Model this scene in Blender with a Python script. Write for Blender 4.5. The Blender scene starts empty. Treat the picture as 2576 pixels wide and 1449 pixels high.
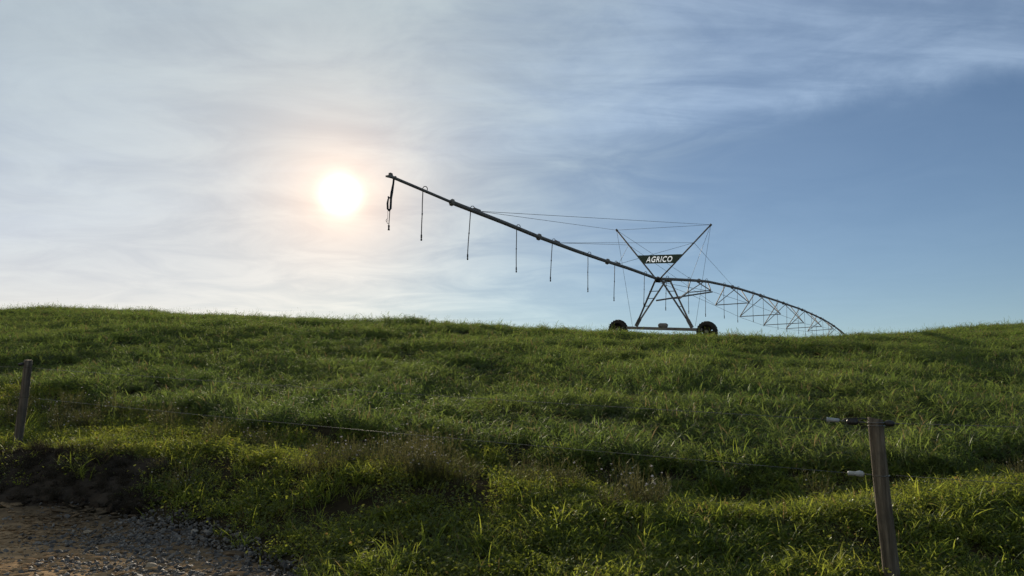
import bpy, bmesh, math, random
import numpy as np
from mathutils import Vector, Matrix, Euler

random.seed(7)
rng = np.random.default_rng(11)
scene = bpy.context.scene
col = scene.collection
R = math.radians

# ------------------------------------------------------------------ camera
cam_data = bpy.data.cameras.new('camera')
cam_data.sensor_width = 36.0
cam_data.lens = 1984.0 / 2576.0 * 36.0
cam_data.clip_start = 0.05
cam_data.clip_end = 6000
cam = bpy.data.objects.new('camera', cam_data)
col.objects.link(cam)
cam.location = (0, 0, 1.5)
cam.rotation_euler = (R(90 + 8.5), 0, 0)
scene.camera = cam

# ------------------------------------------------------------------ light, sky, exposure
SUN_EL, SUN_AZ = 14.9, -12.6          # degrees, azimuth from +Y towards +X
SUN = Vector((math.sin(R(SUN_AZ)) * math.cos(R(SUN_EL)),
              math.cos(R(SUN_AZ)) * math.cos(R(SUN_EL)), math.sin(R(SUN_EL))))
SUN_STRENGTH = 5.0
SKY_STRENGTH = 0.062
SKY_TINT = (0.88, 1.03, 1.26)
CLOUD_BASE, CLOUD_SUN = 0.19, 0.03
VEIL, VEIL_DEG = (0.135, 0.16, 0.165), 29.0
SHEET = (0.262, 0.285, 0.228)
LOW = (0.07, 0.06, 0.03)
EXPOSURE = 0.0
sd = bpy.data.lights.new('sun', 'SUN')
sd.energy = SUN_STRENGTH
sd.angle = R(0.55)
sd.color = (1.0, 0.86, 0.66)
sun = bpy.data.objects.new('sun', sd)
col.objects.link(sun)
sun.rotation_euler = (-SUN).to_track_quat('-Z', 'Y').to_euler()
sun.location = SUN * 60

scene.view_settings.view_transform = 'Standard'
scene.view_settings.look = 'None'
scene.view_settings.exposure = EXPOSURE
scene.view_settings.gamma = 1.0
scene.view_settings.use_curve_mapping = False
scene.cycles.use_denoising = True
scene.cycles.denoising_prefilter = 'FAST'
scene.cycles.max_bounces = 5
scene.cycles.diffuse_bounces = 3
scene.cycles.use_adaptive_sampling = True
scene.cycles.adaptive_threshold = 0.025
scene.cycles.glossy_bounces = 2
scene.cycles.transmission_bounces = 4
scene.cycles.transparent_max_bounces = 8


class NT:
    """small helper for node trees"""
    def __init__(s, tree):
        s.t = tree
        s.n = tree.nodes
        s.l = tree.links

    def new(s, kind, **kw):
        nd = s.n.new(kind)
        for k, v in kw.items():
            setattr(nd, k, v)
        return nd

    def put(s, sock, v):
        if hasattr(v, 'is_output'):
            s.l.new(v, sock)
        else:
            sock.default_value = v

    def m(s, op, a, b=None, c=None, clamp=False):
        nd = s.new('ShaderNodeMath', operation=op)
        nd.use_clamp = clamp
        s.put(nd.inputs[0], a)
        if b is not None:
            s.put(nd.inputs[1], b)
        if c is not None:
            s.put(nd.inputs[2], c)
        return nd.outputs[0]

    def vm(s, op, a, b=None, out=0, scale=None):
        nd = s.new('ShaderNodeVectorMath', operation=op)
        s.put(nd.inputs[0], a)
        if b is not None:
            s.put(nd.inputs[1], b)
        if scale is not None:
            s.put(nd.inputs['Scale'], scale)
        return nd.outputs[out]

    def mix(s, f, a, b, blend='MIX'):
        nd = s.new('ShaderNodeMix', data_type='RGBA', blend_type=blend)
        s.put(nd.inputs[0], f)
        s.put(nd.inputs[6], a)
        s.put(nd.inputs[7], b)
        return nd.outputs[2]

    def smooth(s, x, lo, hi, a=0.0, b=1.0):
        nd = s.new('ShaderNodeMapRange', interpolation_type='SMOOTHSTEP')
        s.put(nd.inputs[0], x)
        nd.inputs[1].default_value = lo
        nd.inputs[2].default_value = hi
        nd.inputs[3].default_value = a
        nd.inputs[4].default_value = b
        return nd.outputs[0]

    def noise(s, vec, scale, detail=4.0, rough=0.55, dist=0.0, out=0):
        nd = s.new('ShaderNodeTexNoise')
        if vec is not None:
            s.put(nd.inputs['Vector'], vec)
        nd.inputs['Scale'].default_value = scale
        nd.inputs['Detail'].default_value = detail
        nd.inputs['Roughness'].default_value = rough
        nd.inputs['Distortion'].default_value = dist
        return nd.outputs[out]


def build_world():
    w = bpy.data.worlds.new('World')
    scene.world = w
    w.use_nodes = True
    t = NT(w.node_tree)
    t.n.clear()
    out = t.new('ShaderNodeOutputWorld')
    bg = t.new('ShaderNodeBackground')
    t.l.new(bg.outputs[0], out.inputs[0])
    sky = t.new('ShaderNodeTexSky', sky_type='NISHITA')
    sky.sun_disc = False
    sky.sun_elevation = R(SUN_EL)
    sky.sun_rotation = R(SUN_AZ) % (2 * math.pi)
    sky.altitude = 400
    sky.air_density = 1.0
    sky.dust_density = 0.05
    sky.ozone_density = 1.0
    v = t.vm('NORMALIZE', t.new('ShaderNodeTexCoord').outputs['Generated'])
    cosn = t.vm('DOT_PRODUCT', v, tuple(SUN), out=1)
    ang = t.m('MULTIPLY', t.m('ARCCOSINE', t.m('MINIMUM', cosn, 0.9999999)), 57.29578)

    def decay(deg, power=1.0):
        return t.m('POWER', 2.71828, t.m('MULTIPLY', -1.0, t.m('POWER', t.m('DIVIDE', ang, deg), power)))
    # thin cirrus sheet: a bank of cloud with one edge, drawn out in streaks
    sep = t.new('ShaderNodeSeparateXYZ')
    t.l.new(v, sep.inputs[0])
    zz = t.m('ADD', t.m('MAXIMUM', sep.outputs[2], 0.0), 0.08)
    plane = t.vm('SCALE', v, scale=t.m('DIVIDE', 1.0, zz))
    mp = t.new('ShaderNodeMapping')
    mp.inputs['Rotation'].default_value = (0, 0, R(31))
    mp.inputs['Scale'].default_value = (0.5, 1.0, 0.0)
    t.l.new(plane, mp.inputs['Vector'])
    mp2 = t.new('ShaderNodeMapping')
    mp2.inputs['Rotation'].default_value = (0, 0, R(25))
    mp2.inputs['Scale'].default_value = (0.85, 1.0, 0.0)
    mp2.inputs['Location'].default_value = (3.1, 1.7, 0)
    t.l.new(plane, mp2.inputs['Vector'])
    puff = t.noise(mp2.outputs[0], 2.4, 7, 0.6, 0.8)
    streak = t.m('ADD', t.m('MULTIPLY', t.noise(mp.outputs[0], 1.7, 8, 0.62, 0.9), 0.6), t.m('MULTIPLY', puff, 0.4))
    edge = t.m('MULTIPLY', t.vm('DOT_PRODUCT', v, (0.17381792, 0.29162612, -0.940607), out=1), -1.0)
    edge = t.m('ADD', edge, t.m('MULTIPLY', t.m('SUBTRACT', puff, 0.5), 0.045))
    bank = t.smooth(edge, -0.012, 0.03)
    fade = t.smooth(edge, 0.05, 0.5, 1.0, 0.8)
    cloud = t.m('MULTIPLY', t.m('MULTIPLY', bank, fade), t.smooth(streak, 0.32, 0.68, 0.32, 1.0))
    mp3 = t.new('ShaderNodeMapping')
    mp3.inputs['Rotation'].default_value = (0, 0, R(33))
    mp3.inputs['Scale'].default_value = (0.22, 1.0, 0.0)
    t.l.new(plane, mp3.inputs['Vector'])
    fibre = t.noise(mp3.outputs[0], 7.0, 6, 0.65, 0.6)
    cloud = t.m('MULTIPLY', cloud, t.smooth(fibre, 0.32, 0.68, 0.68, 1.2))
    cl_lum = t.m('ADD', CLOUD_BASE, t.m('MULTIPLY', CLOUD_SUN, decay(18.0)))
    # milky haze on the sun side, uneven like thin cloud
    veil = t.m('MULTIPLY', decay(VEIL_DEG, 1.25), t.smooth(puff, 0.25, 0.75, 0.72, 1.14))
    low = t.m('POWER', 2.71828, t.m('MULTIPLY', -7.0, t.m('MAXIMUM', sep.outputs[2], 0.0)))
    lowv = t.m('MULTIPLY', low, t.m('ADD', 0.35, decay(34.0)))
    # a second thin sheet covers the whole left side of the sky
    side = t.m('ADD', t.vm('DOT_PRODUCT', v, (-0.97, 0.10, 0.22), out=1), t.m('MULTIPLY', t.m('SUBTRACT', puff, 0.5), 0.30))
    sheet = t.m('MULTIPLY', t.smooth(side, -0.12, 0.40), t.smooth(puff, 0.3, 0.7, 0.84, 1.10))
    # aureole and blown-out disc of the sun behind the thin cloud
    g1 = decay(3.5)
    g2 = decay(1.0, 2.0)
    c = t.vm('SCALE', sky.outputs[0], scale=SKY_STRENGTH)
    c = t.vm('MULTIPLY', c, SKY_TINT)
    c = t.vm('SCALE', c, scale=t.m('MULTIPLY', t.m('SUBTRACT', 1.0, t.m('MULTIPLY', sheet, 0.22)), t.m('SUBTRACT', 1.0, t.m('MULTIPLY', decay(17.0), 0.52))))
    c = t.vm('ADD', c, t.vm('SCALE', (0.88, 1.03, 1.14), scale=t.m('MULTIPLY', t.m('MULTIPLY', cloud, t.m('SUBTRACT', 1.0, t.m('MULTIPLY', sheet, 0.75))), cl_lum)))
    c = t.vm('ADD', c, t.vm('SCALE', VEIL, scale=veil))
    c = t.vm('ADD', c, t.vm('SCALE', LOW, scale=lowv))
    c = t.vm('ADD', c, t.vm('SCALE', SHEET, scale=sheet))
    c = t.vm('ADD', c, t.vm('SCALE', (0.42, 0.10, 0.0), scale=t.m('MULTIPLY', low, t.smooth(side, 0.1, 0.6))))
    c = t.vm('ADD', c, t.vm('SCALE', (0.16, 0.085, 0.04), scale=decay(8.0)))
    c = t.vm('ADD', c, t.vm('SCALE', (0.78, 0.44, 0.22), scale=g1))
    c = t.vm('ADD', c, t.vm('SCALE', (2.4, 2.2, 1.7), scale=g2))
    t.l.new(c, bg.inputs[0])
    bg.inputs[1].default_value = 1.0


build_world()


# ------------------------------------------------------------------ materials
def mat(name):
    m = bpy.data.materials.new(name)
    m.use_nodes = True
    t = NT(m.node_tree)
    t.n.clear()
    out = t.new('ShaderNodeOutputMaterial')
    return m, t, out


def principled(name, build, rough=0.7, metal=0.0, spec=0.4, bump=None):
    """build(t, coord) -> colour socket or tuple ; bump(t, coord) -> (height, strength, distance)"""
    m, t, out = mat(name)
    b = t.new('ShaderNodeBsdfPrincipled')
    t.l.new(b.outputs[0], out.inputs[0])
    tc = t.new('ShaderNodeTexCoord').outputs['Object']
    t.put(b.inputs['Base Color'], build(t, tc))
    b.inputs['Roughness'].default_value = rough
    b.inputs['Metallic'].default_value = metal
    b.inputs['Specular IOR Level'].default_value = spec
    if bump:
        h, st, dist = bump(t, tc)
        bn = t.new('ShaderNodeBump')
        bn.inputs['Strength'].default_value = st
        bn.inputs['Distance'].default_value = dist
        t.l.new(h, bn.inputs['Height'])
        t.l.new(bn.outputs[0], b.inputs['Normal'])
    return m


def ramp(t, fac, stops):
    nd = t.new('ShaderNodeValToRGB')
    t.l.new(fac, nd.inputs[0])
    e = nd.color_ramp.elements
    e[0].position, e[0].color = stops[0][0], (*stops[0][1], 1)
    e[1].position, e[1].color = stops[-1][0], (*stops[-1][1], 1)
    for p, c in stops[1:-1]:
        x = e.new(p)
        x.color = (*c, 1)
    return nd.outputs[0]


def leaf_material(name, lo, hi, tip, trans_lo, trans_hi, mixf=0.5, gloss=0.06, rough=0.42, patch=0.35):
    """grass blade: diffuse + translucent + a little sheen; colour varies per blade, per tuft and over the field"""
    m, t, out = mat(name)
    oi = t.new('ShaderNodeObjectInfo')
    at = t.new('ShaderNodeAttribute', attribute_name='blade')
    tt = t.new('ShaderNodeAttribute', attribute_name='along')
    geo = t.new('ShaderNodeNewGeometry')
    big = t.noise(geo.outputs['Position'], patch, 3, 0.6)
    f = t.m('ADD', t.m('MULTIPLY', oi.outputs['Random'], 0.35), t.m('MULTIPLY', at.outputs['Fac'], 0.35))
    f = t.m('ADD', f, t.m('MULTIPLY', t.smooth(big, 0.3, 0.7), 0.35), clamp=True)
    cd = t.mix(f, (*lo, 1), (*hi, 1))
    ct = t.mix(f, (*trans_lo, 1), (*trans_hi, 1))
    dead = t.m('GREATER_THAN', at.outputs['Fac'], 0.955)
    cd = t.mix(t.m('MULTIPLY', dead, 0.8), cd, (*tip, 1))
    ct = t.mix(t.m('MULTIPLY', dead, 0.8), ct, (tip[0] * 1.2, tip[1] * 1.0, tip[2], 1))
    d = t.new('ShaderNodeBsdfDiffuse')
    t.l.new(cd, d.inputs[0])
    tr = t.new('ShaderNodeBsdfTranslucent')
    t.l.new(ct, tr.inputs[0])
    mx = t.new('ShaderNodeMixShader')
    mx.inputs[0].default_value = mixf
    t.l.new(d.outputs[0], mx.inputs[1])
    t.l.new(tr.outputs[0], mx.inputs[2])
    gl = t.new('ShaderNodeBsdfGlossy')
    gl.inputs['Roughness'].default_value = rough
    gl.inputs['Color'].default_value = (0.9, 0.95, 0.85, 1)
    mx2 = t.new('ShaderNodeMixShader')
    lw = t.new('ShaderNodeLayerWeight')
    lw.inputs[0].default_value = 0.25
    t.l.new(t.m('ADD', gloss * 0.4, t.m('MULTIPLY', lw.outputs[1], gloss)), mx2.inputs[0])
    t.l.new(mx.outputs[0], mx2.inputs[1])
    t.l.new(gl.outputs[0], mx2.inputs[2])
    t.l.new(mx2.outputs[0], out.inputs[0])
    return m


M = {}
M['field'] = leaf_material('field_grass_blades', (0.026, 0.046, 0.014), (0.062, 0.076, 0.024), (0.20, 0.15, 0.08),
                           (0.115, 0.205, 0.038), (0.305, 0.37, 0.078), 0.5, 0.05, 0.48)
M['verge'] = leaf_material('verge_grass_blades', (0.035, 0.070, 0.012), (0.090, 0.115, 0.022), (0.20, 0.15, 0.07),
                           (0.15, 0.24, 0.03), (0.46, 0.48, 0.065), 0.58, 0.04, 0.5, patch=0.8)
M['cover'] = leaf_material('low_leaf_blades', (0.045, 0.075, 0.012), (0.10, 0.115, 0.020), (0.20, 0.14, 0.06),
                           (0.15, 0.20, 0.02), (0.34, 0.35, 0.05), 0.5, 0.05, patch=1.1)
M['weed'] = leaf_material('weed_stems', (0.045, 0.050, 0.022), (0.085, 0.078, 0.036), (0.15, 0.11, 0.06),
                          (0.11, 0.12, 0.035), (0.19, 0.165, 0.065), 0.4, 0.03, patch=1.3)
M['scrub'] = leaf_material('dead_scrub', (0.030, 0.025, 0.018), (0.060, 0.048, 0.034), (0.08, 0.06, 0.04),
                           (0.03, 0.025, 0.015), (0.06, 0.045, 0.03), 0.3, 0.02, patch=1.3)
M['flower'] = leaf_material('weed_flowers', (0.62, 0.58, 0.55), (0.75, 0.72, 0.70), (0.7, 0.6, 0.55),
                            (0.60, 0.52, 0.48), (0.7, 0.65, 0.6), 0.5, 0.02)

M['soil'] = principled('soil', lambda t, c: ramp(t, t.noise(c, 1.4, 8, 0.65), [
    (0.3, (0.020, 0.016, 0.010)), (0.55, (0.045, 0.036, 0.022)), (0.8, (0.075, 0.058, 0.036))]), 1.0, 0, 0.0,
    lambda t, c: (t.noise(c, 9, 8, 0.7), 0.7, 0.06))
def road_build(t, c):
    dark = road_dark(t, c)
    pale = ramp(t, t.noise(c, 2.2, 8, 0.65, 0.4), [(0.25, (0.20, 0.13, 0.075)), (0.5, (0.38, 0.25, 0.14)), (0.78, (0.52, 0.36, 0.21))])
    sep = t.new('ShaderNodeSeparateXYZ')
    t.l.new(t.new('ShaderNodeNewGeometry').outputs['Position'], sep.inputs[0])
    # tan sand away from the edge soil, with sunlit brightness painted into its colour
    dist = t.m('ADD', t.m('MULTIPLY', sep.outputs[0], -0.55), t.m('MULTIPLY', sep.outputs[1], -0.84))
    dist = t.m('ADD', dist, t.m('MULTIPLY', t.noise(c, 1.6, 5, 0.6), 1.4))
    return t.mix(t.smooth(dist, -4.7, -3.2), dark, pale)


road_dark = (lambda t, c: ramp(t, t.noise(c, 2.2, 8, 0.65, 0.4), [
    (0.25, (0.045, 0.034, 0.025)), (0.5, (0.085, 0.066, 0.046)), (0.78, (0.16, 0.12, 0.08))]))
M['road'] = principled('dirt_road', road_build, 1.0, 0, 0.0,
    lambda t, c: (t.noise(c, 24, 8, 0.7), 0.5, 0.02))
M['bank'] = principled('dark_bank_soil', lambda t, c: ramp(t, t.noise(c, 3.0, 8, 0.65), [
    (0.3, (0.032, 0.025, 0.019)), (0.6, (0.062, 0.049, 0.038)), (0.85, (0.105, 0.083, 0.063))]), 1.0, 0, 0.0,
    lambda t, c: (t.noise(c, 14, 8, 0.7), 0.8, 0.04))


def stone_build(t, c):
    oi = t.new('ShaderNodeObjectInfo')
    a = ramp(t, oi.outputs['Random'], [(0.0, (0.060, 0.052, 0.044)), (0.5, (0.115, 0.100, 0.085)), (0.93, (0.18, 0.155, 0.13)), (1.0, (0.36, 0.31, 0.25))])
    return t.mix(t.m('MULTIPLY', t.noise(c, 18, 5, 0.6), 0.6), a, (0.09, 0.085, 0.08, 1))


M['stone'] = principled('gravel_stone', stone_build, 0.7, 0, 0.4, lambda t, c: (t.noise(c, 30, 5, 0.6), 0.4, 0.01))
M['pale_stone'] = principled('pale_stone', lambda t, c: ramp(t, t.noise(c, 14, 6, 0.6), [
    (0.3, (0.24, 0.18, 0.12)), (0.7, (0.42, 0.33, 0.23))]), 0.8, 0, 0.3, lambda t, c: (t.noise(c, 40, 5, 0.6), 0.5, 0.01))


def wood_build(t, c):
    mp = t.new('ShaderNodeMapping')
    mp.inputs['Scale'].default_value = (14, 14, 1.1)
    t.l.new(c, mp.inputs[0])
    g = t.noise(mp.outputs[0], 2.4, 8, 0.65, 0.6)
    a = ramp(t, g, [(0.25, (0.040, 0.030, 0.021)), (0.5, (0.125, 0.098, 0.070)), (0.75, (0.25, 0.205, 0.15))])
    return t.mix(t.smooth(t.noise(c, 5, 4, 0.6), 0.5, 0.7, 0, 0.6), a, (0.06, 0.05, 0.04, 1))


def wood_bump(t, c):
    mp = t.new('ShaderNodeMapping')
    mp.inputs['Scale'].default_value = (20, 20, 1.0)
    t.l.new(c, mp.inputs[0])
    return t.noise(mp.outputs[0], 3, 8, 0.7, 0.8), 0.8, 0.012


M['wood'] = principled('weathered_post_wood', wood_build, 0.85, 0, 0.2, wood_bump)
M['steel'] = principled('galvanised_steel', lambda t, c: ramp(t, t.noise(c, 3.0, 6, 0.65), [
    (0.3, (0.15, 0.13, 0.112)), (0.7, (0.26, 0.23, 0.20))]), 0.7, 0.0, 0.25)
M['cable'] = principled('steel_cable', lambda t, c: ramp(t, t.noise(c, 2.0, 3, 0.5), [
    (0.3, (0.10, 0.10, 0.10)), (0.7, (0.17, 0.17, 0.17))]), 0.6, 0.4, 0.3)
M['wire'] = principled('fence_wire', lambda t, c: ramp(t, t.noise(c, 5.0, 3, 0.5), [
    (0.3, (0.14, 0.13, 0.12)), (0.7, (0.26, 0.24, 0.22))]), 0.20, 0.9, 0.4)
M['rubber'] = principled('tyre_rubber', lambda t, c: ramp(t, t.noise(c, 5.0, 6, 0.65), [
    (0.35, (0.022, 0.020, 0.019)), (0.7, (0.060, 0.050, 0.042))]), 0.85, 0, 0.25)
M['hose'] = principled('black_hose', lambda t, c: ramp(t, t.noise(c, 8.0, 3, 0.5), [
    (0.3, (0.022, 0.022, 0.023)), (0.7, (0.04, 0.04, 0.04))]), 0.6, 0, 0.3)
M['green'] = principled('sign_green_paint', lambda t, c: ramp(t, t.noise(c, 4.0, 5, 0.6), [
    (0.3, (0.030, 0.055, 0.030)), (0.7, (0.045, 0.075, 0.042))]), 0.5, 0, 0.4)
M['white_plastic'] = principled('white_insulator', lambda t, c: ramp(t, t.noise(c, 30.0, 5, 0.6), [
    (0.3, (0.26, 0.275, 0.28)), (0.7, (0.40, 0.415, 0.42))]), 0.45, 0, 0.4)
M['black_plastic'] = principled('black_insulator', lambda t, c: ramp(t, t.noise(c, 30.0, 5, 0.6), [
    (0.3, (0.012, 0.011, 0.011)), (0.7, (0.035, 0.032, 0.030))]), 0.5, 0, 0.4)


def letter_mat():
    m, t, out = mat('sign_letters_translucent_white')
    c = t.new('ShaderNodeTexCoord').outputs['Object']
    k = ramp(t, t.noise(c, 6, 4, 0.6), [(0.3, (0.62, 0.72, 0.86)), (0.7, (0.70, 0.80, 0.92))])
    d = t.new('ShaderNodeBsdfDiffuse')
    tr = t.new('ShaderNodeBsdfTranslucent')
    t.l.new(k, d.inputs[0])
    t.l.new(k, tr.inputs[0])
    mx = t.new('ShaderNodeMixShader')
    mx.inputs[0].default_value = 0.75
    t.l.new(d.outputs[0], mx.inputs[1])
    t.l.new(tr.outputs[0], mx.inputs[2])
    t.l.new(mx.outputs[0], out.inputs[0])
    return m


M['letters'] = letter_mat()


# ------------------------------------------------------------------ mesh helpers
def tag(o, label=None, cat=None, group=None, kind=None):
    if label:
        o['label'] = label
    if cat:
        o['category'] = cat
    if group:
        o['group'] = group
    if kind:
        o['kind'] = kind
    return o


def empty(name, loc, rz=0.0):
    o = bpy.data.objects.new(name, None)
    col.objects.link(o)
    o.location = loc
    o.rotation_euler = (0, 0, rz)
    o.empty_display_size = 0.3
    return o


class MB:
    """collects pieces of ONE part, then links it as one mesh object with its origin at its own centre"""
    def __init__(s):
        s.v, s.f = [], []

    def add(s, vs, fs):
        k = len(s.v)
        s.v += [tuple(x) for x in vs]
        s.f += [tuple(i + k for i in q) for q in fs]
        return s

    def bar(s, p, q, w, h=None, up=(0, 0, 1)):
        h = w if h is None else h
        p, q = Vector(p), Vector(q)
        d = (q - p).normalized()
        up = Vector(up)
        if abs(d.dot(up)) > 0.95:
            up = Vector((1, 0, 0))
        a = d.cross(up).normalized() * (w / 2)
        b = a.cross(d).normalized() * (h / 2)
        vs = [p - a - b, p + a - b, p + a + b, p - a + b, q - a - b, q + a - b, q + a + b, q - a + b]
        return s.add(vs, [(3, 2, 1, 0), (4, 5, 6, 7), (0, 1, 5, 4), (1, 2, 6, 5), (2, 3, 7, 6), (3, 0, 4, 7)])

    def tube(s, path, r, n=8):
        P = [Vector(x) for x in path]
        rs = r if isinstance(r, (list, tuple)) else [r] * len(P)
        ref = None
        vs, fs = [], []
        for i, x in enumerate(P):
            d = (P[min(i + 1, len(P) - 1)] - P[max(i - 1, 0)]).normalized()
            if ref is None:
                ref = Vector((0, 0, 1)) if abs(d.z) < 0.9 else Vector((1, 0, 0))
            a = (ref - d * ref.dot(d)).normalized()
            ref = a
            b = d.cross(a)
            for k in range(n):
                an = 2 * math.pi * k / n
                vs.append(x + (a * math.cos(an) + b * math.sin(an)) * rs[i])
        for i in range(len(P) - 1):
            for k in range(n):
                k2 = (k + 1) % n
                fs.append((i * n + k, i * n + k2, (i + 1) * n + k2, (i + 1) * n + k))
        fs.append(tuple(range(n - 1, -1, -1)))
        e = (len(P) - 1) * n
        fs.append(tuple(range(e, e + n)))
        return s.add(vs, fs)

    def build(s, name, m, parent=None, smooth=False, center=True):
        c = Vector((0, 0, 0))
        if center:
            a = np.array(s.v)
            c = Vector(((a.min(0) + a.max(0)) / 2).tolist())
        me = bpy.data.meshes.new(name)
        me.from_pydata([tuple(Vector(x) - c) for x in s.v], [], s.f)
        me.materials.append(m)
        if smooth:
            me.polygons.foreach_set('use_smooth', [True] * len(me.polygons))
        me.update()
        o = bpy.data.objects.new(name, me)
        col.objects.link(o)
        o.location = c
        if parent is not None:
            o.parent = parent
        return o


def rebase(child, parent_part):
    """make child a sub-part of parent_part when both were built in the same space"""
    child.parent = parent_part
    child.location = child.location - parent_part.location
    return child


# ------------------------------------------------------------------ noise and terrain
_perm = rng.permutation(512)
_grad = rng.random((512,)) * 2 * np.pi


def perlin(x, y):
    x = np.asarray(x, float)
    y = np.asarray(y, float)
    xi, yi = np.floor(x).astype(int), np.floor(y).astype(int)
    xf, yf = x - xi, y - yi
    u, w = xf * xf * xf * (xf * (xf * 6 - 15) + 10), yf * yf * yf * (yf * (yf * 6 - 15) + 10)

    def g(ix, iy, dx, dy):
        a = _grad[(_perm[(_perm[ix % 512] + iy) % 512])]
        return np.cos(a) * dx + np.sin(a) * dy
    n00, n10 = g(xi, yi, xf, yf), g(xi + 1, yi, xf - 1, yf)
    n01, n11 = g(xi, yi + 1, xf, yf - 1), g(xi + 1, yi + 1, xf - 1, yf - 1)
    return (n00 + u * (n10 - n00)) * (1 - w) + (n01 + u * (n11 - n01)) * w


def fbm(x, y, sc, oct=3, off=0.0):
    s, a, t = 0.0, 1.0, 0.0
    for k in range(oct):
        s = s + a * perlin(np.asarray(x) / sc * 2 ** k + off + 17.3 * k, np.asarray(y) / sc * 2 ** k + off * 1.7 + 5.1 * k)
        t += a
        a *= 0.5
    return s / t * 1.6


def sstep(x, a, b):
    k = np.clip((x - a) / (b - a), 0, 1)
    return k * k * (3 - 2 * k)


FA = np.array([2.97, 6.5])                      # a fence post
FD = np.array([-0.8708, 0.4917])                # along the fence, to the left and away
FN = np.array([0.4917, 0.8708])                 # uphill


def fence_d(x, y):
    return (np.asarray(x) - FA[0]) * FN[0] + (np.asarray(y) - FA[1]) * FN[1]


EX = [-60, -14, -7, -5.4, -4.3, -2.9, -1.9, -0.9, 0.2, 2, 6, 14, 60]
EY = [38, 13.2, 10.2, 9.9, 9.35, 8.2, 7.0, 5.2, 3.7, 2.9, 1.6, -3.0, -29]


def road_edge(x):
    return np.interp(x, EX, EY)


CX = [-60, -20, -11.7, -7.6, -5.3, -2.3, 0, 1, 2.5, 3.9, 5.7, 7.2, 12, 60]
CY = [46, 24, 18.2, 15.6, 14.2, 11.7, 10.5, 10.1, 9.9, 9.9, 10.4, 11.2, 12.2, 16]


def crop_edge(x):
    return np.interp(x, CX, CY)


CTRL = np.array([
    # road and near side
    (0, 0, 0), (-6, 1, 0), (6, -2, 0), (-12, 5, .08), (-4, 5, .06), (-4.2, 6.6, .10), (-1.9, 6.6, .05), (-2.7, 7.9, .12),
    (-4.3, 9.1, .20), (-6.2, 9.7, .22), (-12, 11.6, .30), (2, 3, 0), (7, 1, 0), (14, -4, 0), (0, -14, 0), (-16, -8, 0), (16, -14, 0),
    # verge
    (0.3, 5.4, .04), (2.6, 5.0, .0), (4.6, 5.2, .03), (-.6, 7.2, .22), (1.6, 6.7, .12),
    # along the fence
    (6.5, 4.5, .14), (2.97, 6.5, .09), (0, 8.2, .44), (-2, 9.3, .58), (-4.3, 10.6, .66), (-6.2, 11.5, .74), (-7.7, 12.5, .82),
    (-12, 15, 1.2), (-20, 19.5, 1.7), (12, 1.5, .15),
    # field
    (5, 9, .50), (10, 8, .5), (16, 8, .7), (-4, 13, 1.12), (-2, 14, 1.25), (6, 14, 1.2), (14, 15, 1.4), (-9, 15.5, 1.3), (-12, 20, 2.2), (0, 22, 2.55), (12, 22, 2.45), (-20, 26, 3.3),
    (22, 22, 2.8), (-8, 32, 4.55), (4, 32, 4.1), (16, 32, 3.95), (-24, 36, 5.3), (28, 32, 4.3),
    (-34, 46, 6.85), (-22, 46, 6.75), (-16, 46, 6.4), (-9, 46, 5.95), (-2, 46, 5.62), (6, 46, 5.12), (12, 46, 5.0), (19, 46, 5.2), (26, 46, 5.7), (30, 46, 5.95), (40, 46, 6.5),
    (6.0, 44.0, 5.10), (10.2, 41.3, 4.76),
    # beyond the crest
    (-30, 58, 6.4), (-10, 58, 5.6), (8, 58, 4.7), (25, 58, 4.9), (-30, 75, 4), (0, 75, 3.0), (30, 75, 2.8), (50, 60, 5.0), (-50, 60, 6.5), (55, 25, 4.0), (-45, 30, 4.5)], float)


def _tps_fit(P, lam=0.02):
    n = len(P)
    d = np.linalg.norm(P[:, None, :2] - P[None, :, :2], axis=2)
    K = np.where(d > 0, d * d * np.log(d + 1e-12), 0) + lam * np.eye(n)
    Q = np.c_[np.ones(n), P[:, :2]]
    A = np.block([[K, Q], [Q.T, np.zeros((3, 3))]])
    s = np.linalg.solve(A, np.r_[P[:, 2], 0, 0, 0])
    return s[:n], s[n:]


_W, _B = _tps_fit(CTRL)


def smooth_ground(x, y):
    x = np.atleast_1d(np.asarray(x, float))
    y = np.atleast_1d(np.asarray(y, float))
    shp = x.shape
    xf, yf = x.ravel(), y.ravel()
    out = np.empty(len(xf))
    for i in range(0, len(xf), 60000):
        a, b = xf[i:i + 60000], yf[i:i + 60000]
        d2 = (a[:, None] - CTRL[None, :, 0]) ** 2 + (b[:, None] - CTRL[None, :, 1]) ** 2
        k = np.where(d2 > 0, 0.5 * d2 * np.log(d2 + 1e-12), 0)
        out[i:i + 60000] = k @ _W + _B[0] + _B[1] * a + _B[2] * b
    r = np.hypot(xf, yf - 22)
    w = sstep(r, 50, 85)
    out = out * (1 - w) + (-1.0) * w
    return out.reshape(shp)


def mound(x, y):
    """dark cut bank at the left, under the fence"""
    k = np.exp(-(((x + 6.75) / 1.15) ** 2 + ((y - 11.35) / 0.55) ** 2))
    k2 = np.exp(-(((x + 5.6) / 0.75) ** 2 + ((y - 10.75) / 0.45) ** 2))
    return 0.16 * k + 0.14 * k2


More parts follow.
